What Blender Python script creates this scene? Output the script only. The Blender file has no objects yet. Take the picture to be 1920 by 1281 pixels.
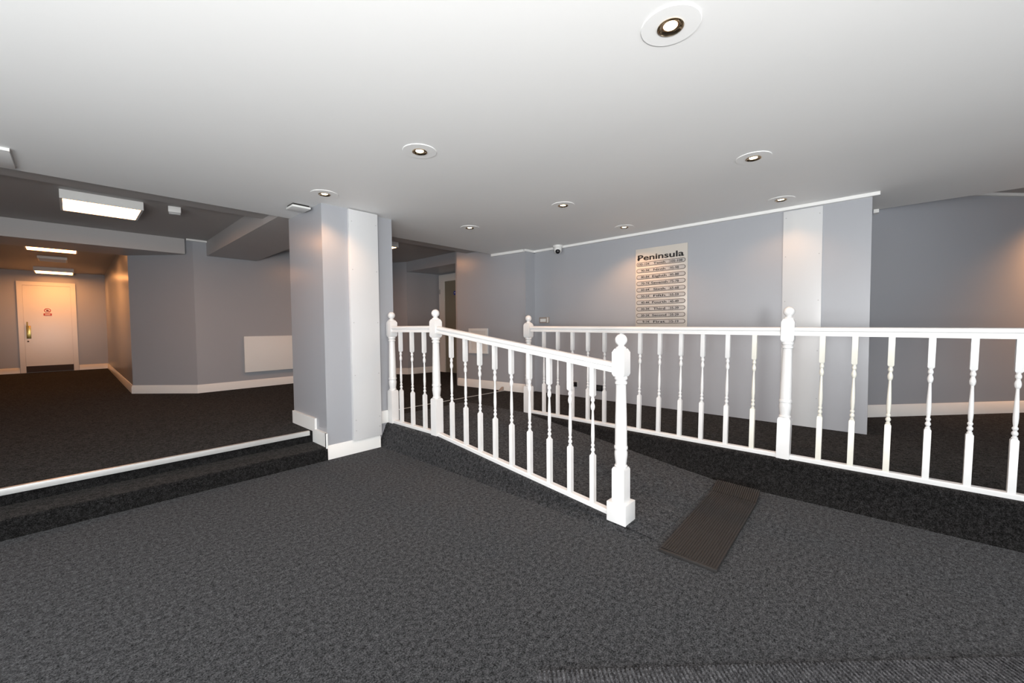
import bpy, bmesh, math, random
from mathutils import Vector, Matrix

random.seed(7)
SC = bpy.context.scene
COL = SC.collection

# ------------------------------------------------------------------ camera
F_PX = 754.70
YAW, PIT, ROL, CAM_H = 0.829788352, -0.0370746, -0.00895558, 1.2
fw = Vector((math.sin(YAW) * math.cos(PIT), math.cos(YAW) * math.cos(PIT), math.sin(PIT)))
r0 = Vector((math.cos(YAW), -math.sin(YAW), 0))
u0 = r0.cross(fw)
rt = math.cos(ROL) * r0 + math.sin(ROL) * u0
up = -math.sin(ROL) * r0 + math.cos(ROL) * u0
cd = bpy.data.cameras.new('camera')
cam = bpy.data.objects.new('camera', cd)
COL.objects.link(cam)
cd.sensor_fit = 'HORIZONTAL'
cd.sensor_width = 36.0
cd.lens = F_PX / 1920 * 36.0
cd.clip_start = 0.05
cam.matrix_world = Matrix(((rt.x, up.x, -fw.x, 0), (rt.y, up.y, -fw.y, 0), (rt.z, up.z, -fw.z, CAM_H), (0, 0, 0, 1)))
SC.camera = cam

# ------------------------------------------------------------------ world, view, daylight
SC.view_settings.view_transform = 'Standard'
SC.view_settings.look = 'None'
SC.view_settings.gamma = 1.0
SC.view_settings.use_curve_mapping = False
SC.view_settings.exposure = 0.35
w = bpy.data.worlds.new('world')
SC.world = w
w.use_nodes = True
w.node_tree.nodes['Background'].inputs[0].default_value = (0.75, 0.85, 1.0, 1)
w.node_tree.nodes['Background'].inputs[1].default_value = 0.6

def area_light(name, loc, target, sx, sy, power, color, spread=180):
    d = bpy.data.lights.new(name, 'AREA')
    d.shape = 'RECTANGLE'; d.size = sx; d.size_y = sy
    d.energy = power; d.color = color; d.spread = math.radians(spread)
    o = bpy.data.objects.new(name, d)
    COL.objects.link(o)
    o.location = loc
    o.rotation_euler = (Vector(target) - Vector(loc)).to_track_quat('-Z', 'Y').to_euler()
    return o

def spot_light(name, loc, target, power, color, deg, blend=0.6, size=0.03):
    d = bpy.data.lights.new(name, 'SPOT')
    d.energy = power; d.color = color; d.spot_size = math.radians(deg); d.spot_blend = blend
    d.shadow_soft_size = size
    o = bpy.data.objects.new(name, d)
    COL.objects.link(o)
    o.location = loc
    o.rotation_euler = (Vector(target) - Vector(loc)).to_track_quat('-Z', 'Y').to_euler()
    return o

DAY = (0.97, 0.985, 1.0)
area_light('added_front_daylight', (0.6, -3.0, 1.0), (1.0, 2.0, 2.8), 5.0, 1.5, 52, DAY)  # added daylight source, set inside an unseen window behind the viewer
area_light('added_side_daylight', (-2.3, 0.2, 1.0), (2.5, 0.6, 2.7), 4.6, 1.5, 118, DAY)  # second added daylight source, from the unseen left side
spot_light('added_bounce_flash', (-0.8, -0.85, 1.12), (0.4, 0.4, 2.65), 390, (1.0, 0.985, 0.96), 170, 1.0, 0.2)  # unseen flash lamp added behind the viewer for ceiling bounce and falloff

# ------------------------------------------------------------------ materials
def new_mat(name):
    m = bpy.data.materials.new(name); m.use_nodes = True
    return m, m.node_tree.nodes, m.node_tree.links, m.node_tree.nodes['Principled BSDF']

def paint(name, col, rough=0.5, bump=0.02, scale=60, var=0.03, spec=0.5, metal=0.0):
    m, N, L, P = new_mat(name)
    P.inputs['Roughness'].default_value = rough
    P.inputs['Metallic'].default_value = metal
    P.inputs['Specular IOR Level'].default_value = spec
    tc = N.new('ShaderNodeTexCoord')
    n1 = N.new('ShaderNodeTexNoise'); n1.inputs['Scale'].default_value = 3.0; n1.inputs['Detail'].default_value = 3
    L.new(tc.outputs['Object'], n1.inputs['Vector'])
    mx = N.new('ShaderNodeMix'); mx.data_type = 'RGBA'
    mx.inputs[6].default_value = (*[c * (1 - var) for c in col], 1)
    mx.inputs[7].default_value = (*[min(1, c * (1 + var)) for c in col], 1)
    L.new(n1.outputs['Fac'], mx.inputs[0]); L.new(mx.outputs[2], P.inputs['Base Color'])
    if bump:
        n2 = N.new('ShaderNodeTexNoise'); n2.inputs['Scale'].default_value = scale; n2.inputs['Detail'].default_value = 4
        L.new(tc.outputs['Object'], n2.inputs['Vector'])
        b = N.new('ShaderNodeBump'); b.inputs['Strength'].default_value = bump; b.inputs['Distance'].default_value = 0.01
        L.new(n2.outputs['Fac'], b.inputs['Height']); L.new(b.outputs['Normal'], P.inputs['Normal'])
    return m

def emit(name, col, strength):
    m, N, L, P = new_mat(name)
    P.inputs['Base Color'].default_value = (*col, 1)
    P.inputs['Emission Color'].default_value = (*col, 1)
    P.inputs['Emission Strength'].default_value = strength
    return m

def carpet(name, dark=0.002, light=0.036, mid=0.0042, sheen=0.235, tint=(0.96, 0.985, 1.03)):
    m, N, L, P = new_mat(name)
    P.inputs['Roughness'].default_value = 1.0
    P.inputs['Specular IOR Level'].default_value = 0.05
    geo = N.new('ShaderNodeNewGeometry')
    n1 = N.new('ShaderNodeTexNoise'); n1.inputs['Scale'].default_value = 170; n1.inputs['Detail'].default_value = 5; n1.inputs['Roughness'].default_value = 0.8
    L.new(geo.outputs['Position'], n1.inputs['Vector'])
    cr = N.new('ShaderNodeValToRGB'); e = cr.color_ramp.elements
    e[0].position = 0.36; e[0].color = (dark, dark, dark * 1.1, 1)
    e[1].position = 0.70; e[1].color = (light, light, light * 1.06, 1)
    k = e.new(0.52); k.color = (mid, mid, mid * 1.12, 1)
    n3 = N.new('ShaderNodeTexNoise'); n3.inputs['Scale'].default_value = 2.2; n3.inputs['Detail'].default_value = 4
    L.new(geo.outputs['Position'], n3.inputs['Vector'])
    mr = N.new('ShaderNodeMapRange'); mr.inputs['From Min'].default_value = 0.3; mr.inputs['From Max'].default_value = 0.7
    mr.inputs['To Min'].default_value = 0.88; mr.inputs['To Max'].default_value = 1.12
    L.new(n3.outputs['Fac'], mr.inputs['Value'])
    n4 = N.new('ShaderNodeTexNoise'); n4.inputs['Scale'].default_value = 48; n4.inputs['Detail'].default_value = 4; n4.inputs['Roughness'].default_value = 0.7
    L.new(geo.outputs['Position'], n4.inputs['Vector'])
    m4 = N.new('ShaderNodeMath'); m4.operation = 'MULTIPLY_ADD'; m4.inputs[1].default_value = 0.44; m4.inputs[2].default_value = -0.22
    L.new(n4.outputs['Fac'], m4.inputs[0])
    fib = N.new('ShaderNodeMath'); fib.operation = 'ADD'
    L.new(n1.outputs['Fac'], fib.inputs[0]); L.new(m4.outputs[0], fib.inputs[1])
    L.new(fib.outputs[0], cr.inputs['Fac'])
    mu = N.new('ShaderNodeMix'); mu.data_type = 'RGBA'; mu.blend_type = 'MULTIPLY'; mu.inputs[0].default_value = 1
    L.new(cr.outputs['Color'], mu.inputs[6]); L.new(mr.outputs['Result'], mu.inputs[7])
    L.new(mu.outputs[2], P.inputs['Base Color'])
    P.inputs['Sheen Weight'].default_value = sheen; P.inputs['Sheen Roughness'].default_value = 0.8
    c2 = N.new('ShaderNodeValToRGB'); e = c2.color_ramp.elements
    e[0].position = 0.38; e[0].color = (0.06, 0.06, 0.062, 1)
    e[1].position = 0.66; e[1].color = (*tint, 1)
    L.new(fib.outputs[0], c2.inputs['Fac']); L.new(c2.outputs['Color'], P.inputs['Sheen Tint'])
    return m

M = {}
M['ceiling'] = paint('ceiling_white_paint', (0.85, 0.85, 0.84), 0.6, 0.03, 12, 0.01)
M['wall'] = paint('wall_grey_satin_paint', (0.385, 0.395, 0.422), 0.28, 0.04, 9, 0.015)
M['trim'] = paint('trim_white_gloss', (0.86, 0.86, 0.84), 0.25, 0.02, 30, 0.01)
M['rail'] = paint('balustrade_white_gloss', (0.75, 0.75, 0.745), 0.3, 0.02, 40, 0.01)
M['cream'] = paint('baluster_cream_gloss', (0.73, 0.715, 0.64), 0.3, 0.02, 40, 0.01)
M['panel'] = paint('white_panel_board', (0.64, 0.645, 0.65), 0.3, 0.02, 10, 0.01)
M['carpet'] = carpet('charcoal_fleck_carpet')
M['carpet_shaded'] = carpet('raised_floor_shaded_carpet', 0.0015, 0.022, 0.0028, 0.125, (1.0, 0.95, 0.91))  # foyer carpet darkened and browned: dim warm light put into the colour
M['upper'] = paint('upper_ceiling_shaded_paint', (0.42, 0.405, 0.395), 0.55, 0.03, 12, 0.01)  # ceiling colour greyed to carry the shade of the raised room
M['beam'] = paint('beam_shaded_grey', (0.47, 0.455, 0.45), 0.45, 0.03, 12, 0.01)  # beam grey, with the dimmer light back there worked into the tone
M['ribcarpet'] = carpet('ribbed_entrance_carpet', 0.008, 0.10, 0.03)
M['alu'] = paint('aluminium_strip', (0.62, 0.62, 0.61), 0.38, 0.03, 200, 0.05, 0.5, 0.35)
M['wood'] = paint('brown_strip_backing', (0.09, 0.045, 0.025), 0.6)
M['rubber'] = paint('brown_black_rubber', (0.017, 0.015, 0.014), 0.6, 0.2, 300, 0.3)
M['chrome'] = paint('downlight_chrome', (0.42, 0.33, 0.22), 0.18, 0, 1, 0, 0.5, 1.0)
M['dark'] = paint('dark_recess', (0.02, 0.018, 0.016), 0.5, 0)
M['black'] = paint('black_plastic', (0.012, 0.012, 0.014), 0.25, 0)
M['brass'] = paint('brass_plate', (0.55, 0.40, 0.13), 0.25, 0.02, 50, 0.1, 0.5, 1.0)
M['kick'] = paint('dark_kickplate', (0.035, 0.020, 0.012), 0.6)
M['door'] = paint('door_white_paint', (0.80, 0.79, 0.76), 0.22, 0.05, 5, 0.02)
M['olive'] = paint('door_olive_paint', (0.23, 0.22, 0.17), 0.4)
M['plastic'] = paint('white_plastic', (0.78, 0.78, 0.76), 0.4, 0)
M['greyp'] = paint('grey_plastic', (0.42, 0.42, 0.42), 0.4, 0)
M['tan'] = paint('tan_plastic', (0.36, 0.30, 0.26), 0.4, 0)
M['red'] = paint('red_print', (0.45, 0.03, 0.03), 0.5, 0)
M['blue'] = paint('blue_print', (0.02, 0.05, 0.35), 0.5, 0)
M['board'] = paint('cream_acrylic_board', (0.60, 0.555, 0.50), 0.2, 0, 1, 0.01)
M['plate'] = paint('silver_grey_plate', (0.50, 0.48, 0.46), 0.3, 0, 1, 0.02, 0.5, 0.1)
M['bronze'] = paint('bronze_plate_edge', (0.075, 0.05, 0.04), 0.35, 0, 1, 0.05, 0.5, 0.4)
M['ink'] = paint('black_lettering', (0.01, 0.008, 0.008), 0.4, 0)
M['lamp'] = emit('downlight_bulb', (1.0, 0.80, 0.50), 14)
M['tube'] = emit('panel_diffuser', (1.0, 0.46, 0.20), 15.0)
M['tube2'] = emit('corridor_panel_diffuser', (1.0, 0.40, 0.125), 20.0)
m, N, L, P = new_mat('window_glass')
P.inputs['Base Color'].default_value = (0.9, 0.95, 0.95, 1); P.inputs['Roughness'].default_value = 0.02
P.inputs['Transmission Weight'].default_value = 1.0; P.inputs['IOR'].default_value = 1.05
M['glass'] = m

# ------------------------------------------------------------------ mesh helpers
def finish(name, bm, mat, parent=None, loc=None, sharp=32):
    bmesh.ops.recalc_face_normals(bm, faces=bm.faces)
    lim = math.radians(sharp)
    for e in bm.edges:
        if len(e.link_faces) == 2 and e.calc_face_angle(0) > lim:
            e.smooth = False
    for f in bm.faces: f.smooth = True
    me = bpy.data.meshes.new(name); bm.to_mesh(me); bm.free()
    me.materials.append(mat)
    o = bpy.data.objects.new(name, me); COL.objects.link(o)
    if loc is not None: o.location = loc
    if parent is not None: o.parent = parent
    return o

def add_box(bm, x0, y0, z0, x1, y1, z1, bev=0.0):
    r = bmesh.ops.create_cube(bm, size=1.0)
    vs = r['verts']
    for v in vs:
        v.co = Vector((x0 + (v.co.x + .5) * (x1 - x0), y0 + (v.co.y + .5) * (y1 - y0), z0 + (v.co.z + .5) * (z1 - z0)))
    if bev:
        es = {e for v in vs for e in v.link_edges}
        bmesh.ops.bevel(bm, geom=list(es), offset=bev, segments=2, profile=0.6, affect='EDGES')
    return bm

def B(x0, y0, z0, x1, y1, z1, bev=0.0):
    return add_box(bmesh.new(), x0, y0, z0, x1, y1, z1, bev)

def add_prism(bm, pts, vec):
    """polygon (list of 3D points) pushed along vec"""
    a = [bm.verts.new(p) for p in pts]
    b = [bm.verts.new(Vector(p) + Vector(vec)) for p in pts]
    bm.faces.new(a); bm.faces.new(b[::-1])
    n = len(pts)
    for i in range(n):
        bm.faces.new((a[i], b[i], b[(i + 1) % n], a[(i + 1) % n]))
    return bm

def add_sweep(bm, prof, p0, p1, side):
    """cross-section prof [(s,z)] carried from p0 to p1; side = unit horizontal vector of s"""
    side = Vector(side); rings = []
    for p in (Vector(p0), Vector(p1)):
        rings.append([bm.verts.new(p + side * s + Vector((0, 0, z))) for s, z in prof])
    n = len(prof)
    for i in range(n):
        bm.faces.new((rings[0][i], rings[1][i], rings[1][(i + 1) % n], rings[0][(i + 1) % n]))
    bm.faces.new(rings[0]); bm.faces.new(rings[1][::-1])
    return bm

def add_lathe(bm, prof, seg=24, c=(0, 0, 0)):
    rings = []
    for r, z in prof:
        if r < 1e-5: rings.append([bm.verts.new((c[0], c[1], c[2] + z))])
        else: rings.append([bm.verts.new((c[0] + r * math.cos(2 * math.pi * i / seg), c[1] + r * math.sin(2 * math.pi * i / seg), c[2] + z)) for i in range(seg)])
    for a, b in zip(rings, rings[1:]):
        for i in range(seg):
            j = (i + 1) % seg
            if len(a) == 1 and len(b) == 1: continue
            if len(a) == 1: bm.faces.new((a[0], b[i], b[j]))
            elif len(b) == 1: bm.faces.new((a[i], a[j], b[0]))
            else: bm.faces.new((a[i], a[j], b[j], b[i]))
    if len(rings[0]) > 1: bm.faces.new(rings[0][::-1])
    if len(rings[-1]) > 1: bm.faces.new(rings[-1])
    return bm

def tag(o, label=None, cat=None, group=None, kind=None):
    if label: o['label'] = label
    if cat: o['category'] = cat
    if group: o['group'] = group
    if kind: o['kind'] = kind
    return o

def struct(name, bm, mat, label=None, cat=None, sharp=32):
    o = finish(name, bm, mat, None, None, sharp)
    return tag(o, label, cat, None, 'structure')

def thing(name, label, cat, loc=(0, 0, 0), group=None, rotz=0.0):
    o = bpy.data.objects.new(name, None); COL.objects.link(o)
    o.empty_display_size = 0.1
    o.location = loc; o.rotation_euler = (0, 0, rotz)
    return tag(o, label, cat, group)

# ------------------------------------------------------------------ key dimensions
ZU = 0.22      # upper floor
ZS = 0.117     # middle step
ZC = 2.32      # main ceiling
ZH = 2.56      # upper room ceiling

# ------------------------------------------------------------------ floors
struct('floor', B(-2.5, -3.2, -0.15, 3.47, 3.9, 0.0), M['carpet'], 'lower foyer floor in charcoal flecked carpet', 'floor')

def nosed(y_face, z, y_back, rr=0.022, n=5):
    """YZ profile of a carpet-wrapped step with a rounded nose and a slightly sloping face"""
    p = [(y_back, 0.0), (y_face - 0.004, 0.0)]
    for i in range(n + 1):
        a = math.pi / 2 * i / n
        p.append((y_face + rr - rr * math.cos(a), z - rr + rr * math.sin(a)))
    p.append((y_back, z))
    return p

bm = bmesh.new()
add_prism(bm, [(-2.5, y, z) for y, z in nosed(3.685, ZS, 4.02)], (1.535 + 2.5, 0, 0))
struct('floor_step', bm, M['carpet_shaded'], 'lower carpeted step running left from the pillar', 'step')
bm = bmesh.new()
add_prism(bm, [(-2.5, y, z) for y, z in nosed(3.99, ZU, 14.8, 0.006, 3)], (6.9 + 2.5, 0, 0))
struct('floor_upper', bm, M['carpet_shaded'], 'raised rear floor in flecked carpet with shade put into its colour', 'floor')

def side_profile(x_top, x_foot, x_back, z, rr=0.045, n=8):
    d = 1 if x_back > x_top else -1
    p = [(x_back, 0.0), (x_foot, 0.0)]
    h = min(rr, z * 0.6)
    for i in range(n + 1):
        a = math.pi / 2 * i / n
        p.append((x_top + d * (h - h * math.cos(a)), z - h + h * math.sin(a)))
    p.append((x_back, z))
    return p

def loft(stations, mat_idx=None):
    bm = bmesh.new(); R = []
    for y, prof in stations:
        R.append([bm.verts.new((x, y, z)) for x, z in prof])
    for a, b in zip(R, R[1:]):
        n = len(a)
        for i in range(n):
            bm.faces.new((a[i], b[i], b[(i + 1) % n], a[(i + 1) % n]))
    bm.faces.new(R[0]); bm.faces.new(R[-1][::-1])
    return bm

RY0, RY1 = 0.90, 2.965          # ramp foot and ramp top
def ramp_z(y): return max(0.004, ZU * (y - RY0) / (RY1 - RY0))
st = [(y, side_profile(2.155, 2.085, 3.46, ramp_z(y))) for y in (RY0, 1.2, 1.6, 2.0, 2.4, 2.8, RY1)]
st += [(y, side_profile(2.155, 2.075, 3.46, ZU)) for y in (3.1, 3.99)]
struct('floor_ramp', loft(st), M['carpet'], 'carpeted ramp rising between the two white balustrades', 'ramp', 60)
st = [(y, side_profile(3.43, 3.30, 6.9, ZU)) for y in (-3.2, 0.0, 2.0, 3.0, 3.99)]
struct('floor_right', loft(st), M['carpet_shaded'], 'raised right floor with sloping carpeted kerb under the long balustrade', 'floor', 60)

# metal nosing strips
tag(finish('floor_strip', B(-2.5, 3.972, 0.222, 1.49, 4.0, 0.229, 0.002), M['alu']), 'long silver metal nosing strip along the top left step edge', 'nosing strip')
s_ = bpy.data.objects[COL.objects[-1].name]
finish('nosing_lip', B(-2.5, 3.968, 0.188, 1.49, 3.974, 0.2285, 0.0015), M['alu'], s_)
finish('backing_edge', B(-2.5, 4.0, 0.2205, 1.49, 4.022, 0.225), M['wood'], s_)
tag(finish('carpet_bar', B(2.28, 4.215, 0.2205, 4.44, 4.235, 0.226, 0.002), M['alu']), 'thin silver carpet joining bar across the floor behind the left balustrade', 'carpet bar')

# ------------------------------------------------------------------ walls
def wall_seg(name, a, b, z0, z1, t, label, mat='wall'):
    """wall whose visible face runs a->b; thickness t to the left of a->b"""
    a = Vector((*a, 0)); b = Vector((*b, 0)); d = (b - a).normalized(); n = Vector((-d.y, d.x, 0)) * t
    bm = bmesh.new()
    add_prism(bm, [(p.x, p.y, z0) for p in (a, b, b + n, a + n)], (0, 0, z1 - z0))
    return struct(name, bm, M[mat], label, 'wall')

SKP = [(0, 0), (0, 0.128), (-0.006, 0.128), (-0.010, 0.122), (-0.012, 0.108), (-0.017, 0.100), (-0.018, 0.0)]
def skirting(name, a, b, z, label, h=1.0, e0=0.0, e1=0.0):
    """skirting in front of a face a->b; front = right of a->b"""
    a = Vector((*a, z)); b = Vector((*b, z)); d = (b - a).normalized(); n = Vector((-d.y, d.x, 0))
    bm = bmesh.new()
    add_sweep(bm, [(s, zz * h) for s, zz in SKP], a - d * e0, b + d * e1, n)
    return struct(name, bm, M['trim'], label, 'skirting board')

# sign wall  (visible face looks towards -X : a->b must run with the wall body on the left)
wall_seg('wall_sign', (4.70, 3.83), (4.70, 0.07), ZU, 2.42, 0.12, 'pale grey wall carrying the floor directory')
wall_seg('wall_sign_step', (4.49, 3.83), (4.82, 3.83), ZU, 2.42, 0.02, 'short grey return beside the sign wall')
wall_seg('wall_alcove', (4.36, 5.22), (4.495, 3.85), ZU, ZH, 0.12, 'grey wall behind the long balustrade end')
wall_seg('wall_sign_end', (5.62, 0.19), (4.82, 0.19), ZU, 2.42, -0.12, 'narrow end of the sign wall')
wall_seg('wall_right', (5.50, 0.17), (8.6, -2.68), ZU, ZH, 0.12, 'angled grey wall at the right washed by warm light')
skirting('baseboard_right', (5.50, 0.17), (8.6, -2.68), ZU, 'white skirting along the angled right wall', 0.98)
skirting('baseboard_alcove', (4.36, 5.22), (4.495, 3.85), ZU, 'white skirting under the grey wall beyond the ramp', 1.0, 0.0, -0.0)
bm = bmesh.new()
add_box(bm, 4.66, 0.02, 2.291, 4.70, 3.83, 2.32)
add_box(bm, 4.47, 3.81, 2.291, 4.70, 3.83, 2.32)
d = Vector((4.36 - 4.495, 5.22 - 3.85, 0)).normalized()
add_sweep(bm, [(0, 0), (0, 0.035), (0.03, 0.035), (0.03, 0)], Vector((4.465, 3.85, 2.285)), Vector((4.465, 3.85, 2.285)) + d * 0.61, (1, 0, 0))
struct('trim_1', bm, M['trim'], 'thin white ceiling bead above the sign wall', 'trim')
struct('trim_2', B(5.34, 0.03, 2.28, 5.42, 0.07, 2.315), M['trim'], 'stub of white bead at the ceiling edge', 'trim')
d = Vector((8.6 - 5.50, -2.68 - 0.17, 0)).normalized(); n = Vector((d.y, -d.x, 0))
bm = bmesh.new(); add_sweep(bm, [(0, 0), (0, 0.03), (0.03, 0.03), (0.03, 0)], (5.5, 0.17, ZH - 0.03), (8.6, -2.68, ZH - 0.03), n)
struct('trim_3', bm, M['trim'], 'thin white bead at the top of the angled right wall', 'trim')

# upper room walls
C1, C2, C3, C4 = (0.61, 8.49), (1.28, 7.72), (4.45, 7.80), (4.73, 7.28)
wall_seg('wall_corridor_right', (0.61, 14.65), C1, ZU, 2.62, 0.12, 'warm lit right wall of the corridor')
wall_seg('wall_chamfer', C1, C2, ZU, ZH, 0.12, 'angled grey wall beside the corridor mouth')
wall_seg('wall_back', C2, C3, ZU, ZH, 0.12, 'grey rear wall of the raised room')
wall_seg('wall_back_chamfer', C3, C4, ZU, ZH, 0.12, 'small angled wall beside the door niche')
wall_seg('wall_niche', C4, (5.5, 7.2), ZU, ZH, 0.12, 'side wall of the door niche')
wall_seg('wall_niche_door', (5.5, 7.2), (5.5, 4.9), ZU, ZH, 0.12, 'rear wall of the door niche')
wall_seg('wall_niche_end', (5.62, 5.0), (4.36, 5.22), ZU, ZH, -0.05, 'hidden side of the door niche')
wall_seg('wall_corridor_end', (-1.4, 14.65), (0.73, 14.65), ZU, 2.62, 0.12, 'end wall of the corridor')
wall_seg('wall_corridor_left', (-1.2, 8.5), (-1.2, 14.65), ZU, 2.62, 0.12, 'left wall of the corridor')
wall_seg('wall_back_left', (-2.5, 8.5), (-1.2, 8.5), ZU, 2.62, 0.12, 'rear wall left of the corridor')
wall_seg('wall_left_rear', (-2.5, 3.0), (-2.5, 8.62), 0.0, 2.62, 0.12, 'left wall of the raised room')
skirting('baseboard_corridor_right', (0.61, 14.65), C1, ZU, 'white skirting along the corridor right wall')
skirting('baseboard_chamfer', C1, C2, ZU, 'white skirting at the angled grey wall')
skirting('baseboard_back', C2, C3, ZU, 'white skirting along the rear wall', 1, 0.012, 0)
skirting('baseboard_back_chamfer', C3, C4, ZU, 'white skirting at the small angled wall')
skirting('baseboard_niche', C4, (5.5, 7.2), ZU, 'white skirting inside the door niche')
skirting('baseboard_corridor_end_right', (0.10, 14.65), (0.61, 14.65), ZU, 'white skirting right of the corridor door')
skirting('baseboard_corridor_end_left', (-1.2, 14.65), (-0.83, 14.65), ZU, 'white skirting left of the corridor door')
struct('trim_4', B(1.20, 7.68, ZH - 0.025, 1.50, 7.72, ZH), M['trim'], 'short white bead at the top of the rear wall', 'trim')

# outer walls behind the camera; their unseen windows are added for the daylight
def wall_with_opening(name, axis, c, t, lo, hi, z1, o0, o1, oz0, oz1, label):
    bm = bmesh.new()
    def bx(a, b, za, zb):
        if axis == 'x': add_box(bm, a, c, za, b, c + t, zb)
        else: add_box(bm, c, a, za, c + t, b, zb)
    bx(lo, o0, 0, z1); bx(o1, hi, 0, z1); bx(o0, o1, 0, oz0); bx(o0, o1, oz1, z1)
    struct(name, bm, M['wall'], label, 'wall')
wall_with_opening('wall_front', 'x', -3.32, 0.12, -2.62, 9.0, 2.57, -2.0, 3.3, 0.25, 2.2, 'entrance side wall behind the viewer')
wall_with_opening('wall_left', 'y', -2.62, 0.12, -3.2, 3.0, 2.42, -2.4, 2.6, 0.25, 2.2, 'left wall of the foyer')
for nm, ax in (('window_added_1', 'x'), ('window_added_2', 'y')):
    bm = bmesh.new(); a0, a1, c = (-2.0, 3.3, -3.27) if ax == 'x' else (-2.4, 2.6, -2.57)
    def bx(a, b, za, zb, k0=-0.02, k1=0.03):
        if ax == 'x': add_box(bm, a, c + k0, za, b, c + k1, zb)
        else: add_box(bm, c + k0, a, za, c + k1, b, zb)
    bx(a0, a1, 0.25, 0.31); bx(a0, a1, 2.14, 2.2)
    nb = 4
    for i in range(nb + 1):
        x = a0 + (a1 - a0 - 0.06) * i / nb
        bx(x, x + 0.06, 0.31, 2.14)
    fr = struct(nm, bm, M['trim'], 'unseen white framed window added behind the viewer for daylight' if ax == 'x' else 'unseen white framed window added at the far left for daylight', 'window')
    bm = bmesh.new()
    if ax == 'x': add_box(bm, a0 + .03, c, 0.3, a1 - .03, c + 0.008, 2.16)
    else: add_box(bm, c, a0 + .03, 0.3, c + 0.008, a1 - .03, 2.16)
    finish('window_pane', bm, M['glass'], fr)
wall_seg('wall_right_outer', (9.0, -2.6), (9.0, -3.2), 0, 2.57, 0.12, 'far right outer wall')
wall_seg('wall_right_rear', (8.6, -2.6), (9.12, -2.6), 0, 2.57, 0.12, 'short wall at the far right')
struct('floor_far_right', B(6.9, -3.2, 0.0, 9.0, 1.0, ZU), M['carpet_shaded'], 'carpeted floor at the far right', 'floor')

# ------------------------------------------------------------------ ceilings and beams
struct('ceiling', B(-2.5, -3.2, ZC, 5.40, 4.46, ZC + 0.09), M['ceiling'], 'low white plaster ceiling over the foyer', 'ceiling')
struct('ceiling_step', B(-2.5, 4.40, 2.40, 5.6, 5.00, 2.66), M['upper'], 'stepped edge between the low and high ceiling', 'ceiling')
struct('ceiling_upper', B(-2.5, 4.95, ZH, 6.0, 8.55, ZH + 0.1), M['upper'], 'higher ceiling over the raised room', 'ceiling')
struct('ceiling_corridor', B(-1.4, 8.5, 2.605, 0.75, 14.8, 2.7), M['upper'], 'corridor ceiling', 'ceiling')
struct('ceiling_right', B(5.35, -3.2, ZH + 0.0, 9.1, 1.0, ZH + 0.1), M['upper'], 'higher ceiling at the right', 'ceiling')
struct('ceiling_beam_corridor', B(-2.5, 7.74, 2.335, 1.19, 8.5, 2.62), M['beam'], 'grey boxed beam across the corridor mouth', 'beam')
struct('ceiling_beam_pillar', B(1.45, 4.46, 2.335, 2.13, 7.74, ZH), M['beam'], 'grey boxed beam running back from the pillar', 'beam')
struct('ceiling_beam_niche', B(4.73, 4.99, 2.355, 5.55, 7.28, ZH), M['wall'], 'grey lintel over the door niche', 'beam')

# ------------------------------------------------------------------ pillar
bm = bmesh.new()
add_box(bm, 1.54, 3.76, 0.0, 2.275, 4.50, ZC)
add_box(bm, 1.54, 3.705, 0.0, 2.06, 3.761, ZC)
struct('wall_pillar', bm, M['wall'], 'pale grey square pillar between steps and ramp', 'pillar')
bm = bmesh.new()
add_prism(bm, [(1.54, y, z) for y, z in ((4.50, ZU), (3.995, ZU), (3.995, ZS + 0.0), (3.69, ZS), (3.69, ZS + 0.128), (3.93, ZS + 0.128), (3.93, ZU + 0.128), (4.50, ZU + 0.128))], (-0.018, 0, 0))
add_prism(bm, [(1.54, 3.995, ZU), (1.54, 3.995, ZS), (1.54, 3.93, ZS), (1.54, 3.93, ZU)], (-0.017, 0, 0))
add_sweep(bm, SKP, (1.522, 3.705, 0), (2.062, 3.705, 0), (0, 1, 0))
add_box(bm, 1.522, 3.688, 0, 1.54, 3.7055, ZS + 0.128)
add_box(bm, 2.062, 3.742, ZU, 2.19, 3.76, ZU + 0.128)
struct('baseboard_pillar', bm, M['trim'], 'white skirting stepping down around the pillar', 'skirting board')
pn = tag(finish('pillar_panel', B(1.775, 3.668, 0.125, 2.066, 3.705, 2.311, 0.003), M['panel']), 'tall white board screwed to the front of the grey pillar', 'panel')
for z in (0.22, 0.32, 0.75, 1.25, 1.75, 2.2):
    for x in (1.80, 2.045):
        bm = add_lathe(bmesh.new(), [(0.0045, 0), (0.0045, 0.002), (0, 0.0025)], 10)
        o = finish('screw', bm, M['greyp'], pn, (x, 3.668, z)); o.rotation_euler = (math.pi / 2, 0, 0)

pw = tag(finish('wall_panel_board', B(4.688, 0.408, ZU + 0.002, 4.70, 0.712, 2.283, 0.001), M['panel']), 'tall white vertical board on the grey sign wall right of the directory', 'panel')
for z in (0.5, 0.95, 1.42, 1.85, 2.22):
    for y in (0.43, 0.69):
        bm = add_lathe(bmesh.new(), [(0.0045, 0), (0.0045, 0.002), (0, 0.0025)], 10)
        o = finish('screw', bm, M['greyp'], pw, (4.688, y, z)); o.rotation_euler = (0, -math.pi / 2, 0)

# ------------------------------------------------------------------ balustrades
S = 0.04
def square_ring(bm, s, z):
    return [bm.verts.new((sx * s, sy * s, z)) for sx, sy in ((-1, -1), (1, -1), (1, 1), (-1, 1))]
def add_square(bm, segs):
    """stack of square rings [(half, z)]"""
    R = [square_ring(bm, s, z) for s, z in segs]
    for a, b in zip(R, R[1:]):
        for i in range(4): bm.faces.new((a[i], a[(i + 1) % 4], b[(i + 1) % 4], b[i]))
    bm.faces.new(R[0][::-1]); bm.faces.new(R[-1])

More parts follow.
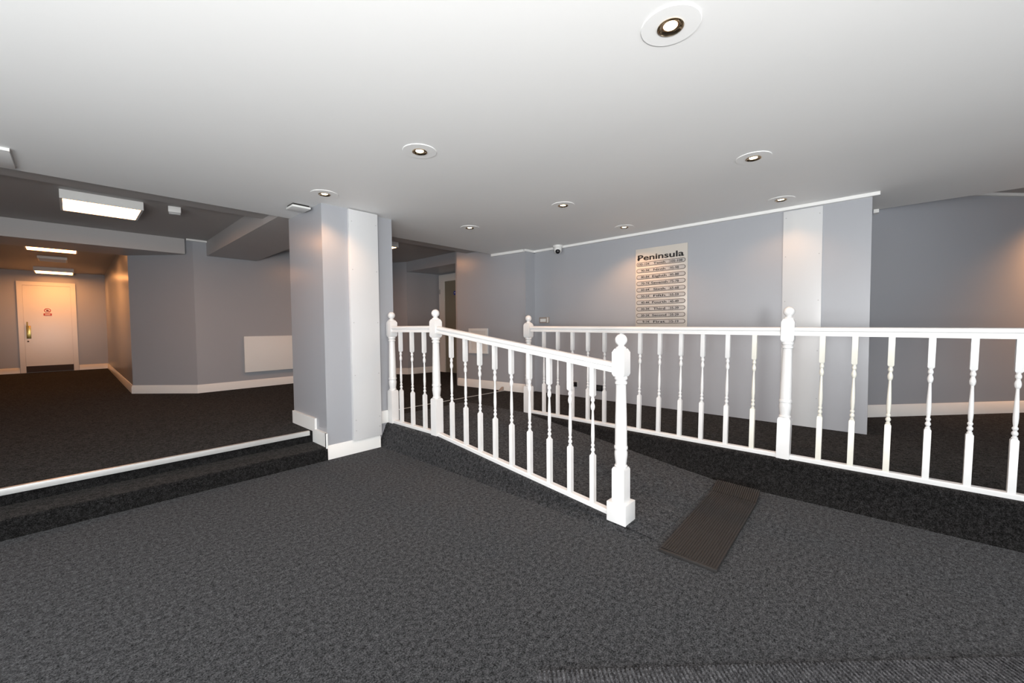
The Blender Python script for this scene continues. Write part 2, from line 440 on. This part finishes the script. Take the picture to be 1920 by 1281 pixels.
def newel_bms(k=0.0, base=0.0):
    """turned newel; k lifts everything above the lower block, base = height of an extra plinth"""
    bm = bmesh.new()
    add_square(bm, [(S, 0.0), (S, 0.287 + k), (S * 0.86, 0.300 + k)])
    add_lathe(bm, [(0.034, 0.296 + k), (0.038, 0.303 + k), (0.038, 0.311 + k), (0.033, 0.316 + k), (0.0325, 0.326 + k), (0.035, 0.345 + k), (0.0385, 0.375 + k), (0.0385, 0.392 + k), (0.035, 0.403 + k), (0.034, 0.409 + k),
                   (0.039, 0.412 + k), (0.0405, 0.42 + k), (0.039, 0.429 + k), (0.036, 0.432 + k), (0.036, 0.44 + k), (0.0355, 0.52 + k), (0.0325, 0.66 + k), (0.0295, 0.79 + k), (0.0295, 0.802 + k),
                   (0.0345, 0.806 + k), (0.036, 0.813 + k), (0.0345, 0.82 + k), (0.030, 0.823 + k), (0.0305, 0.829 + k), (0.037, 0.834 + k), (0.0385, 0.842 + k), (0.037, 0.850 + k), (0.034, 0.853 + k), (0.034, 0.866 + k)], 32)
    add_square(bm, [(S * 0.82, 0.852 + k), (S, 0.868 + k), (S, 0.996 + k), (S * 0.72, 1.018 + k)])
    cap = bmesh.new()
    p = [(0.030, 1.014 + k), (0.0315, 1.019 + k), (0.0315, 1.024 + k), (0.026, 1.029 + k), (0.019, 1.033 + k), (0.018, 1.037 + k)]
    c, r = 1.070 + k, 0.036
    for i in range(3, 17):
        a = math.pi * (1 - i / 16) - math.pi / 2
        p.append((max(0.0, r * math.cos(-a)), c - r * math.sin(a)))
    p[-1] = (0.0, c + r)
    add_lathe(cap, p, 32)
    return bm, cap

def make_newel(root, x, y, z, k=0.0, lean=0.0, plinth=False):
    a, c = newel_bms(k)
    o = finish('newel_post', a, M['rail'], root, (x, y, z))
    o.rotation_euler = (lean, 0, 0)
    finish('ball_finial', c, M['rail'], o)
    if plinth:
        finish('plinth_block', B(-0.063, -0.063, -0.032, 0.063, 0.063, 0.106, 0.004), M['rail'], o)
    return o

def baluster_bm(h, cut_b=0.0, cut_t=0.0):
    """turned spindle of height h, square ends; cut_* = slope shift of the ends along y"""
    q = 0.0155; k = h / 0.885
    zb, zt = 0.315 * k, h - 0.192 * k
    bm = bmesh.new()
    def sq(z0, z1, c0, c1):
        R = []
        for z, c, s in ((z0, c0, q), (z1, c1, q)):
            R.append([bm.verts.new((sx * s, sy * s, z + sy * s * c)) for sx, sy in ((-1, -1), (1, -1), (1, 1), (-1, 1))])
        a, b = R
        for i in range(4): bm.faces.new((a[i], a[(i + 1) % 4], b[(i + 1) % 4], b[i]))
        return R
    R1 = sq(0, zb - 0.008, cut_b, 0)
    t = [bm.verts.new((sx * q * .72, sy * q * .72, zb)) for sx, sy in ((-1, -1), (1, -1), (1, 1), (-1, 1))]
    for i in range(4): bm.faces.new((R1[1][i], R1[1][(i + 1) % 4], t[(i + 1) % 4], t[i]))
    bm.faces.new(R1[0][::-1]); bm.faces.new(t)
    R2 = sq(zt + 0.008, h, 0, cut_t)
    t = [bm.verts.new((sx * q * .72, sy * q * .72, zt)) for sx, sy in ((-1, -1), (1, -1), (1, 1), (-1, 1))]
    for i in range(4): bm.faces.new((t[i], t[(i + 1) % 4], R2[0][(i + 1) % 4], R2[0][i]))
    bm.faces.new(R2[1]); bm.faces.new(t[::-1])
    L = zt - zb
    f = [(0.0115, -0.004), (0.0125, .010), (0.0125, .02), (0.0085, .03), (0.0085, .045), (0.0125, .062), (0.0135, .08), (0.0120, .10), (0.0080, .115), (0.0085, .13), (0.0120, .145), (0.0125, .158), (0.0115, .172), (0.0085, .18), (0.0085, .195), (0.0105, .24), (0.0118, .32), (0.0112, .42), (0.0092, .58), (0.0072, .70), (0.0066, .755),
         (0.0090, .765), (0.0120, .785), (0.0138, .815), (0.0138, .835), (0.0115, .865), (0.0085, .885), (0.0085, .905), (0.0125, .920), (0.0132, .94), (0.0120, .96), (0.0095, .972), (0.0105, 1.004)]
    add_lathe(bm, [(r, zb + L * t_) for r, t_ in f], 16)
    return bm

HR = [(-0.026, 0.0), (-0.026, 0.012), (-0.020, 0.020), (-0.022, 0.030), (-0.031, 0.036), (-0.031, 0.048), (-0.024, 0.057), (-0.010, 0.061), (0.010, 0.061), (0.024, 0.057), (0.031, 0.048), (0.031, 0.036), (0.022, 0.030), (0.020, 0.020), (0.026, 0.012), (0.026, 0.0)]
BR = [(-0.024, 0.0), (-0.024, 0.022), (-0.018, 0.03), (0.018, 0.03), (0.024, 0.022), (0.024, 0.0)]

# left balustrade: short level bay at the top, long bay down the ramp
XL = 2.22
lb = thing('balustrade', 'white balustrade sloping down the near side of the ramp to a block footed newel', 'balustrade', (XL, 2.0, 0))
def rel(root, o):
    o.parent = root; o.matrix_parent_inverse = Matrix.Translation(-Vector(root.location)); return o
def sub(root, name, bm, mat, loc=None):
    o = finish(name, bm, mat, None, loc); return rel(root, o)
YA, YB, YCc = 3.705, 2.965, 1.145
for (y, z, k, pl) in ((YA, ZU, 0.035, False), (YB, ZU, 0.035, False), (YCc, 0.032, 0.012, True)):
    n_ = make_newel(None, XL, y, z, k, 0, pl); rel(lb, n_)
bm = bmesh.new(); add_sweep(bm, HR, (XL, YB + S, 1.154), (XL, YA - S, 1.154), (1, 0, 0)); sub(lb, 'handrail', bm, M['rail'])
bm = bmesh.new(); add_sweep(bm, HR, (XL, YCc + S, 1.154 - 0.133 * (YB - YCc - S)), (XL, YB - S, 1.154 - 0.133 * S), (1, 0, 0)); sub(lb, 'handrail', bm, M['rail'])
def base_z(y): return 0.222 - 0.109 * (YB - y)
bm = bmesh.new(); add_sweep(bm, BR, (XL, YB + S, ZU + 0.001), (XL, YA - S, ZU + 0.001), (1, 0, 0)); sub(lb, 'base_rail', bm, M['rail'])
bm = bmesh.new(); add_sweep(bm, BR, (XL, YCc + 0.063, base_z(YCc + 0.063)), (XL, YB - S, base_z(YB - S)), (1, 0, 0)); sub(lb, 'base_rail', bm, M['rail'])
for y in (3.546, 3.347, 3.147):
    sub(lb, 'baluster', baluster_bm(1.156 - 0.248), M['rail'], (XL, y, 0.248))
for y in (2.747, 2.564, 2.388, 2.216, 2.041, 1.864, 1.685, 1.513, 1.340):
    zb = base_z(y) + 0.026; zt = 1.157 - 0.133 * (YB - y)
    sub(lb, 'baluster', baluster_bm(zt - zb, 0.109, 0.133), M['rail'], (XL, y, zb))

# right balustrade
XR = 3.50
rb = thing('balustrade', 'long level white balustrade on the carpeted kerb in front of the grey sign wall', 'balustrade', (XR, 0.5, ZU))
LEAN = 0.0175
YD, YE, YF = 2.955, 0.510, -1.95
zr = lambda y: 1.142 - 0.010 * (YD - y)
for y in (YD, YE, YF):
    n_ = make_newel(None, XR, y, ZU, 0.0, LEAN * (0.4 if y == YD else 1.2)); rel(rb, n_)
for a, b in ((YE, YD), (YF, YE)):
    bm = bmesh.new(); add_sweep(bm, HR, (XR, a + S - 0.015, zr(a)), (XR, b - S - 0.015, zr(b)), (1, 0, 0)); sub(rb, 'handrail', bm, M['rail'])
    bm = bmesh.new(); add_sweep(bm, BR, (XR, a + S, ZU + 0.001), (XR, b - S, ZU + 0.001), (1, 0, 0)); sub(rb, 'base_rail', bm, M['rail'])
tops = [2.725, 2.538, 2.351, 2.166, 1.979, 1.797, 1.613, 1.430, 1.246, 1.071, 0.884, 0.700, 0.290, 0.119, -0.057, -0.234, -0.404, -0.569, -0.745, -0.92, -1.10, -1.28, -1.46, -1.64]
for i, y in enumerate(tops):
    ln = LEAN * (0.4 if i < 6 else 1.0)
    h = zr(y) + 0.003 - 0.248
    o = sub(rb, 'baluster', baluster_bm(h), M['cream'] if i in (11, 12, 13, 14) else M['rail'], (XR, y + h * ln, 0.248))
    o.rotation_euler = (ln, 0, 0)
    if i in (11, 12, 13, 14): o['label'] = 'cream painted baluster'

# ------------------------------------------------------------------ rubber threshold mat at the ramp foot
rm = thing('threshold_mat', 'brown black ribbed rubber mat at the ramp foot, end turned up against the kerb', 'mat', (2.1, 0.85, 0))
def ribbed(pa, pb, wa, n, mat_name, zt=0.006, rib=0.003):
    """ribbed sheet from edge pa to edge pb (points at y-side a), running width wa (vector) with n ribs"""
    bm = bmesh.new(); pa = Vector(pa); pb = Vector(pb); wv = Vector(wa)
    nrm = (pb - pa).cross(wv).normalized()
    if nrm.z < 0: nrm = -nrm
    tops_a, tops_b = [], []
    for i in range(n):
        for t, hgt in ((0.0, 0), (0.35, 0), (0.45, rib), (0.9, rib), (1.0, 0)):
            s = (i + t) / n
            if t == 0.0 and i > 0: continue
            tops_a.append(pa + wv * s + nrm * (zt + hgt)); tops_b.append(pb + wv * s + nrm * (zt + hgt))
    A = [bm.verts.new(p) for p in tops_a]; Bv = [bm.verts.new(p) for p in tops_b]
    for i in range(len(A) - 1): bm.faces.new((A[i], A[i + 1], Bv[i + 1], Bv[i]))
    c = [bm.verts.new(p) for p in (pa, pa + wv, pb + wv, pb)]
    bm.faces.new(c[::-1])
    bm.faces.new([c[0]] + A[::1] + [c[1]]); bm.faces.new(([c[3]] + Bv + [c[2]])[::-1])
    bm.faces.new((c[0], c[3], Bv[0], A[0])); bm.faces.new((c[1], A[-1], Bv[-1], c[2]))
    return bm
z0 = 0.002
p00, p01 = Vector((2.09, 0.845, 0.004)), Vector((3.05, 0.868, 0.004))
sub(rm, 'mat_sheet', ribbed(p00, p01, (-0.022, -0.283, 0), 22, 'rubber', 0.010), M['rubber'])
sub(rm, 'turned_end', ribbed((3.055, 0.868, 0.006), (3.19, 0.872, 0.045), (-0.022, -0.283, 0), 22, 'rubber', 0.008, 0.005), M['rubber'])
sub(rm, 'front_lip', B(2.062, 0.560, 0.001, 2.078, 0.845, 0.016, 0.002), M['rubber'])

# ribbed entrance mat running towards the viewer at the bottom right
dr = Vector((0.692, -0.722, 0)); back = Vector((-0.722, -0.692, 0))
a0 = Vector((1.045, 0.855, 0.001))
em = finish('entrance_mat', ribbed(a0, a0 + back * 0.9, dr * 3.2, 200, 'ribcarpet', 0.002, 0.0085), M['ribcarpet'])
tag(em, 'dark grey ribbed entrance carpet strip along the bottom right edge', 'mat')

# ------------------------------------------------------------------ ceiling downlights
def downlight(x, y, label, first=[None]):
    if first[0] is None:
        t = thing('recessed_downlight', label, 'downlight', (x, y, ZC), 'recessed downlights in the low ceiling')
        bm = bmesh.new()
        seg = 48
        prof = [(0.046, 0.0), (0.046, -0.0045), (0.1045, -0.0045), (0.106, -0.003), (0.106, 0.0)]
        R = [[bm.verts.new((r * math.cos(2 * math.pi * i / seg), r * math.sin(2 * math.pi * i / seg), z)) for i in range(seg)] for r, z in prof]
        for a, b in zip(R, R[1:] + R[:1]):
            for i in range(seg): bm.faces.new((a[i], a[(i + 1) % seg], b[(i + 1) % seg], b[i]))
        finish('trim_ring', bm, M['ceiling'], t, None, 5)
        bm = bmesh.new()
        prof = [(0.046, -0.0045), (0.0475, -0.008), (0.043, -0.0095), (0.039, -0.004), (0.034, -0.0015), (0.030, -0.001), (0.030, 0.0), (0.046, 0.0)]
        R = [[bm.verts.new((r * math.cos(2 * math.pi * i / seg), r * math.sin(2 * math.pi * i / seg), z)) for i in range(seg)] for r, z in prof]
        for a, b in zip(R, R[1:] + R[:1]):
            for i in range(seg): bm.faces.new((a[i], a[(i + 1) % seg], b[(i + 1) % seg], b[i]))
        bz = finish('chrome_bezel', bm, M['chrome'], t)
        finish('lamp_recess', add_lathe(bmesh.new(), [(0.0, -0.0002), (0.031, -0.0002), (0.031, 0.0), (0.0, 0.0)], 24), M['wood'], t)
        finish('bulb', add_lathe(bmesh.new(), [(0.0, -0.0004), (0.025, -0.0004), (0.024, -0.002), (0.015, -0.004), (0.0, -0.005)][::1], 24), M['lamp'], t)
        first[0] = t
    else:
        t = first[0].copy(); COL.objects.link(t); t.location = (x, y, ZC); t['label'] = label
        for ch in list(first[0].children):
            c = ch.copy(); COL.objects.link(c); c.parent = t
    return t
DL = [(1.55, 0.60, 'largest downlight, at the top of the picture nearest the viewer', 9),
      (1.53, 2.18, 'downlight above the left balustrade, left of the ceiling centre', 9),
      (3.13, 0.65, 'downlight above the long balustrade near its middle newel, with wide white ring', 12),
      (1.46, 3.44, 'downlight in front of the top of the grey pillar', 14),
      (3.11, 2.19, 'downlight at the middle of the low ceiling, between pillar and sign wall', 12),
      (4.34, 0.68, 'downlight close to the tall white board on the sign wall', 6),
      (3.07, 3.44, 'downlight in the rear row, above the top of the ramp', 14),
      (4.28, 2.17, 'downlight just in front of the directory sign', 24)]
for x, y, lb_, pwr in DL:
    downlight(x, y, lb_)
    spot_light('downlight_beam', (x, y, ZC - 0.012), (x, y, 0), pwr, (1.0, 0.52, 0.24), 128, 0.6, 0.02)

# ------------------------------------------------------------------ ceiling items
# panel lights
def panel_light(x, y, ztop, zb, s, label, mat, d=0.0):
    t = thing('ceiling_panel_light', label, 'ceiling light', (x, y, ztop), None)
    bm = bmesh.new(); h = s / 2
    fw_ = 0.02
    for (ax0, ay0, ax1, ay1) in ((-h, -h, h, -h + fw_), (-h, h - fw_, h, h), (-h, -h + fw_, -h + fw_, h - fw_), (h - fw_, -h + fw_, h, h - fw_)):
        add_box(bm, ax0, ay0, zb - ztop, ax1, ay1, 0)
    finish('light_frame', bm, M['plastic'], t)
    finish('diffuser', B(-h + fw_, -h + fw_, zb - ztop + 0.003, h - fw_, h - fw_, zb - ztop + 0.012), M[mat], t)
    return t
panel_light(0.262, 6.13, ZH, 2.475, 0.60, 'square lit ceiling panel light nearest, in the raised room at the left', 'tube')
panel_light(-0.175, 10.02, 2.605, 2.525, 0.58, 'lit ceiling panel light at the near end of the corridor', 'tube2')
panel_light(-0.222, 13.93, 2.605, 2.515, 0.60, 'lit ceiling panel light directly above the corridor door', 'tube2')
panel_light(3.27, 5.98, ZH, 2.475, 0.58, 'lit ceiling panel light partly hidden behind the right side of the pillar', 'tube')
t = thing('ceiling_vent', 'grey slatted vent on the corridor ceiling between two panel lights', 'vent', (-0.20, 11.85, 2.605))
finish('vent_frame', B(-0.19, -0.26, -0.045, 0.19, 0.26, 0.0, 0.003), M['plastic'], t)
for i in range(8):
    finish('vent_slat', B(-0.17, -0.24 + i * 0.063, -0.052, 0.17, -0.22 + i * 0.063, -0.044), M['greyp'], t)
# sounder box
t = thing('ceiling_sensor', 'small white and grey sensor box on the raised room ceiling beside the panel light', 'sensor', (0.815, 5.80, ZH), rotz=-0.15)
finish('sensor_body', B(-0.055, -0.02, -0.062, 0.055, 0.05, 0, 0.004), M['plastic'], t)
finish('sensor_base', B(-0.05, -0.015, -0.085, 0.05, 0.045, -0.06, 0.003), M['greyp'], t)
# detector by pillar
t = thing('ceiling_detector', 'white square detector box on the ceiling at the left of the pillar top', 'detector', (1.435, 3.945, ZC))
finish('mounting_plate', B(-0.07, -0.07, -0.016, 0.07, 0.07, 0, 0.002), M['dark'], t)
finish('detector_cover', B(-0.078, -0.082, -0.034, 0.078, 0.082, -0.016, 0.004), M['plastic'], t)
# hatch at the far left
t = thing('ceiling_hatch', 'white boxed plate on the ceiling edge at the far left', 'hatch', (-0.55, 4.18, ZC))
finish('hatch_plate', B(-0.6, -0.215, -0.018, 0.328, 0.2, 0.0, 0.003), M['ceiling'], t)
finish('edge_strip', B(-0.6, -0.222, -0.02, 0.330, -0.214, -0.001, 0.001), M['trim'], t)
# cctv camera
t = thing('dome_camera', 'white dome security camera at the top of the sign wall', 'security camera', (4.60, 3.33, ZC))
finish('camera_base', add_lathe(bmesh.new(), [(0.0, 0.0), (0.066, 0.0), (0.066, -0.026), (0.058, -0.034), (0.0, -0.034)], 28), M['plastic'], t)
bm = add_lathe(bmesh.new(), [(0.0, -0.03), (0.055, -0.03), (0.056, -0.06), (0.050, -0.085), (0.034, -0.105), (0.0, -0.114)], 28)
finish('camera_housing', bm, M['plastic'], t)
dirc = (Vector((0, 0, 1.1)) - Vector((4.6, 3.33, 2.26))).normalized()
o = finish('camera_lens', add_lathe(bmesh.new(), [(0.0, 0.016), (0.018, 0.013), (0.031, 0.004), (0.034, -0.004), (0.034, -0.02), (0.0, -0.02)], 24), M['black'], t, Vector((0, 0, -0.078)) + dirc * 0.044)
o.rotation_euler = dirc.to_track_quat('Z', 'Y').to_euler()

# ------------------------------------------------------------------ things on the sign wall
t = thing('wall_control', 'small tan wall control box right of the rear newel', 'control box', (4.70, 3.64, 1.29))
finish('control_body', B(-0.03, -0.085, -0.043, 0, 0.085, 0.043, 0.004), M['tan'], t)
finish('control_window', B(-0.033, -0.04, -0.024, -0.029, 0.062, 0.02), M['plastic'], t)
finish('control_flap', B(-0.034, -0.084, -0.036, -0.028, -0.062, 0.036, 0.001), M['plastic'], t)
t = thing('power_socket', 'black and silver power socket low on the sign wall', 'socket', (4.70, 3.11, 0.395))
finish('face_plate', B(-0.010, -0.045, -0.045, 0, 0.045, 0.045, 0.003), M['greyp'], t)
finish('socket_outlet', B(-0.022, -0.032, -0.034, -0.009, 0.014, 0.03, 0.004), M['black'], t)
finish('socket_switch', B(-0.014, 0.02, -0.012, -0.009, 0.036, 0.012, 0.001), M['black'], t)
t = thing('blank_outlet_plate', 'wide black outlet plate low on the sign wall right of the socket', 'outlet plate', (4.70, 2.76, 0.375))
finish('face_plate', B(-0.010, -0.075, -0.04, 0, 0.075, 0.04, 0.003), M['black'], t)
finish('outlet_insert', B(-0.014, -0.055, -0.022, -0.009, 0.055, 0.022, 0.002), M['dark'], t)
# framed access hatch on alcove wall
dv = (Vector((4.36, 5.22, 0)) - Vector((4.495, 3.85, 0))).normalized()
ang = math.atan2(dv.y, dv.x) - math.pi / 2
cy = 4.755; cx = 4.495 + (4.36 - 4.495) * (cy - 3.85) / (5.22 - 3.85)
t = thing('access_hatch', 'white framed square access hatch on the grey wall beyond the ramp', 'access hatch', (cx, cy, 0.975), rotz=ang)
bm = bmesh.new()
for a in ((-0.2, -0.2, 0.2, -0.16), (-0.2, 0.16, 0.2, 0.2), (-0.2, -0.16, -0.16, 0.16), (0.16, -0.16, 0.2, 0.16)):
    add_box(bm, -0.022, a[0], a[1], 0, a[2], a[3])
finish('hatch_frame', bm, M['trim'], t)
finish('hatch_door', B(-0.012, -0.162, -0.162, 0, 0.162, 0.162), M['door'], t)
# door wedge by skirting
bm = bmesh.new(); add_prism(bm, [(0, 0, 0), (0.10, 0, 0), (0.10, 0, 0.06)], (0, 0.04, 0))
o = finish('door_wedge', bm, M['tan'], None, (4.35, 4.24, ZU + 0.006)); tag(o, 'small beige wedge at the skirting by the end of the carpet bar', 'door wedge')

# ------------------------------------------------------------------ directory sign
SY0, SY1, SZ0, SZ1 = 2.225, 1.610, 1.175, 2.125
sign = thing('directory_sign', 'cream floor directory sign with ten number rows on the grey wall', 'sign', (4.70, (SY0 + SY1) / 2, SZ0))
sub(sign, 'sign_board', B(4.688, SY1, SZ0, 4.70, SY0, SZ1, 0.002), M['board'])
MT = Matrix(((0, 0, -1, 0), (-1, 0, 0, 0), (0, 1, 0, 0), (0, 0, 0, 1)))   # text x -> -Y, y -> Z, z -> -X
def text_mesh(body, width, height, bold, depth):
    """text fitted into width x height, origin at its lower left"""
    cu = bpy.data.curves.new('lettering', 'FONT'); cu.body = body; cu.size = 1; cu.offset = bold; cu.extrude = 0.01
    cu.resolution_u = 4
    ob = bpy.data.objects.new('lettering_tmp', cu); COL.objects.link(ob)
    dg = bpy.context.evaluated_depsgraph_get()
    me = bpy.data.meshes.new_from_object(ob.evaluated_get(dg))
    bpy.data.objects.remove(ob)
    xs = [v.co.x for v in me.vertices]; ys = [v.co.y for v in me.vertices]
    x0, x1, y0, y1 = min(xs), max(xs), min(ys), max(ys)
    sx = width / (x1 - x0)
    sy = height
    for v in me.vertices:
        v.co = Vector(((v.co.x - x0) * sx, v.co.y * sy, (v.co.z + 0.01) / 0.02 * depth))
    return me
def place_text(root, name, body, y_left, z_base, x_face, width, cap_h, bold=0.015, depth=0.002, mat='ink'):
    me = text_mesh(body, width, cap_h / 0.70, bold, depth)
    me.name = name; me.materials.clear(); me.materials.append(M[mat])
    me.transform(Matrix.Translation((x_face, y_left, z_base)) @ MT)
    o = bpy.data.objects.new(name, me); COL.objects.link(o)
    return rel(root, o)
place_text(sign, 'title_lettering', 'Peninsula', 2.196, 1.985, 4.688, 0.548, 0.064, 0.020, 0.004)
sub(sign, 'title_flourish', B(4.684, 2.165, 1.998, 4.688, 2.202, 2.007), M['ink'])
rows = [('100-104', 'Tenth', '105-108'), ('90-94', 'Ninth', '95-98'), ('80-84', 'Eighth', '85-88'), ('70-74', 'Seventh', '75-78'), ('60-64', 'Sixth', '65-68'),
        ('50-54', 'Fifth', '55-59'), ('40-44', 'Fourth', '45-49'), ('30-34', 'Third', '35-39'), ('20-24', 'Second', '25-29'), ('9-14', 'First', '15-19')]
def pill(hw, hh, n=8):
    pts = []
    for i in range(n + 1):
        a = -math.pi / 2 + math.pi * i / n; pts.append((hw - hh + hh * math.cos(a), hh * math.sin(a)))
    for i in range(n + 1):
        a = math.pi / 2 + math.pi * i / n; pts.append((-hw + hh + hh * math.cos(a), hh * math.sin(a)))
    return pts
ymid = (2.212 + 1.630) / 2; HW = 0.291
for i, (a, b, c) in enumerate(rows):
    zc = 1.938 - 0.0770 * i
    bm = bmesh.new()
    add_prism(bm, [(4.688, ymid - s, zc + z) for s, z in pill(HW, 0.0245)], (-0.003, 0, 0))
    pl = sub(sign, 'floor_plate', bm, M['bronze'])
    bm = bmesh.new(); add_prism(bm, [(4.685, ymid - s, zc + z) for s, z in pill(HW - 0.0055, 0.0192)], (-0.001, 0, 0))
    f_ = finish('plate_face', bm, M['plate']); f_.parent = pl
    for s in (-0.125, 0.108):
        f_ = finish('plate_divider', B(4.6830, ymid - s - 0.001, zc - 0.019, 4.6842, ymid - s + 0.001, zc + 0.019), M['bronze']); f_.parent = pl
    def tx(body, left, wdt):
        me_o = place_text(sign, 'plate_lettering', body, ymid - left, zc - 0.0125, 4.684, wdt, 0.025, 0.018, 0.0012)
        me_o.parent = pl; me_o.matrix_parent_inverse = Matrix.Identity(4)
    wl = 0.020 * len(a); tx(a, -0.132 - wl, wl)
    wm = 0.0285 * len(b); tx(b, -0.008 - wm / 2, wm)
    wr = 0.020 * len(c); tx(c, 0.118, wr)

# ------------------------------------------------------------------ heater on rear wall
dv = (Vector((4.45, 7.80, 0)) - Vector((1.28, 7.72, 0))).normalized()
t = thing('wall_heater', 'flat white wall heater panel low on the rear wall beside the pillar', 'heater', (1.90, 7.72 + 0.62 * 0.0252, 0.485), rotz=math.atan2(dv.y, dv.x))
finish('heater_panel', B(0, -0.055, 0, 1.15, -0.02, 0.593, 0.004), M['trim'], t)
finish('wall_bracket', B(0.03, -0.022, 0.04, 1.12, 0.003, 0.55), M['greyp'], t)

# ------------------------------------------------------------------ corridor door
YW = 14.65
t = tag(bpy.data.objects.new('door_1', None), 'white corridor door with red prohibition sign, brass pull and dark kick plate', 'door', None, 'structure')
COL.objects.link(t); t.location = (-0.365, YW, ZU)
bm = bmesh.new()
add_box(bm, -0.46, -0.035, 0, -0.375, 0.0, 2.13); add_box(bm, 0.375, -0.035, 0, 0.46, 0, 2.13); add_box(bm, -0.375, -0.035, 2.045, 0.375, 0, 2.13)
finish('door_frame', bm, M['door'], t)
bm = B(-0.373, -0.022, 0.006, 0.373, 0.0, 2.043)
lf = finish('door_leaf', bm, M['door'], t)
finish('kick_plate', B(-0.372, -0.026, 0.008, 0.372, -0.021, 0.155), M['kick'], t)
hp = finish('pull_plate', B(-0.345, -0.028, 0.80, -0.275, -0.021, 1.10, 0.002), M['brass'], t)
bm = bmesh.new()
add_lathe(bm, [(0.0, 0.93), (0.011, 0.93), (0.011, 1.19), (0.0, 1.19)], 12, (-0.325, -0.07, 0))
for z in (0.95, 1.17): add_box(bm, -0.335, -0.07, z - 0.009, -0.315, -0.022, z + 0.009)
finish('pull_handle', bm, M['brass'], t)
o = finish('keyhole', add_lathe(bmesh.new(), [(0, 0), (0.016, 0), (0.016, 0.004), (0, 0.004)], 16), M['kick'], t, (-0.325, -0.022, 0.735)); o.rotation_euler = (math.pi / 2, 0, 0)
# prohibition sign
sg = finish('prohibition_sign', B(-0.075, -0.0245, 1.33, 0.06, -0.0215, 1.52), M['trim'], t)
def disc_ring(r0_, r1_, th, n=36):
    bm = bmesh.new(); R = []
    for r, z in ((r0_, 0), (r0_, th), (r1_, th), (r1_, 0)):
        R.append([bm.verts.new((r * math.cos(2 * math.pi * i / n), -z, r * math.sin(2 * math.pi * i / n))) for i in range(n)])
    for a, b in zip(R, R[1:] + R[:1]):
        for i in range(n): bm.faces.new((a[i], a[(i + 1) % n], b[(i + 1) % n], b[i]))
    return bm
bm = disc_ring(0.042, 0.055, 0.002)
c45 = math.cos(math.pi / 4)
add_prism(bm, [(-0.045 * c45 - .004, 0, 0.045 * c45 - .004), (-0.045 * c45 + .004, 0, 0.045 * c45 + .004), (0.045 * c45 + .004, 0, -0.045 * c45 + .004), (0.045 * c45 - .004, 0, -0.045 * c45 - .004)], (0, -0.002, 0))
finish('red_ring', bm, M['red'], sg, (-0.007, -0.0245, 1.46))
bm = bmesh.new(); add_box(bm, -0.018, -0.0012, -0.022, 0.016, 0, 0.008)
for i in range(4): add_box(bm, -0.018 + i * 0.009, -0.0012, 0.006, -0.011 + i * 0.009, 0, 0.028 - abs(i - 1.5) * 0.004)
add_box(bm, 0.014, -0.0012, -0.014, 0.028, 0, -0.006)
finish('hand_symbol', bm, M['ink'], sg, (-0.007, -0.0245, 1.458))
finish('red_text_band', B(-0.072, -0.0265, 1.338, 0.058, -0.024, 1.392), M['red'], sg)
bm = bmesh.new()
for z in (1.374, 1.356): add_box(bm, -0.05, -0.0272, z - 0.004, 0.036, -0.0264, z + 0.004)
finish('faint_white_lines', bm, M['trim'], sg)

# ------------------------------------------------------------------ niche door (plane X = 5.5)
t = tag(bpy.data.objects.new('door_2', None), 'olive grey door in a pale frame with a round blue fire sign, in the niche', 'door', None, 'structure')
COL.objects.link(t); t.location = (5.5, 6.55, ZU)
bm = bmesh.new()
add_box(bm, -0.04, 0.42, 0, 0, 0.60, 2.11); add_box(bm, -0.04, -0.60, 0, 0, -0.42, 2.11); add_box(bm, -0.04, -0.42, 1.965, 0, 0.42, 2.11)
finish('door_frame', bm, M['door'], t)
finish('door_leaf', B(-0.02, -0.42, 0.006, 0.0, 0.42, 1.965), M['olive'], t)
bm = bmesh.new(); add_box(bm, -0.052, 0.55, 1.70, -0.04, 0.585, 1.80); finish('door_hinge', bm, M['greyp'], t)
bm = add_lathe(bmesh.new(), [(0, 0), (0.045, 0), (0.045, 0.003), (0, 0.003)], 28)
o = finish('fire_sign', bm, M['blue'], t, (-0.02, 0.085, 1.70)); o.rotation_euler = (0, -math.pi / 2, 0)
f_ = finish('sign_symbol', B(-0.006, -0.014, 0.003, 0.012, 0.014, 0.004), M['trim'], o)

# warm lamps beyond: corner light that washes the right wall
spot_light('right_wall_lamp', (7.10, -1.78, ZH - 0.05), (7.25, -1.6, 0.9), 150, (1.0, 0.46, 0.18), 130, 1.0, 0.05)
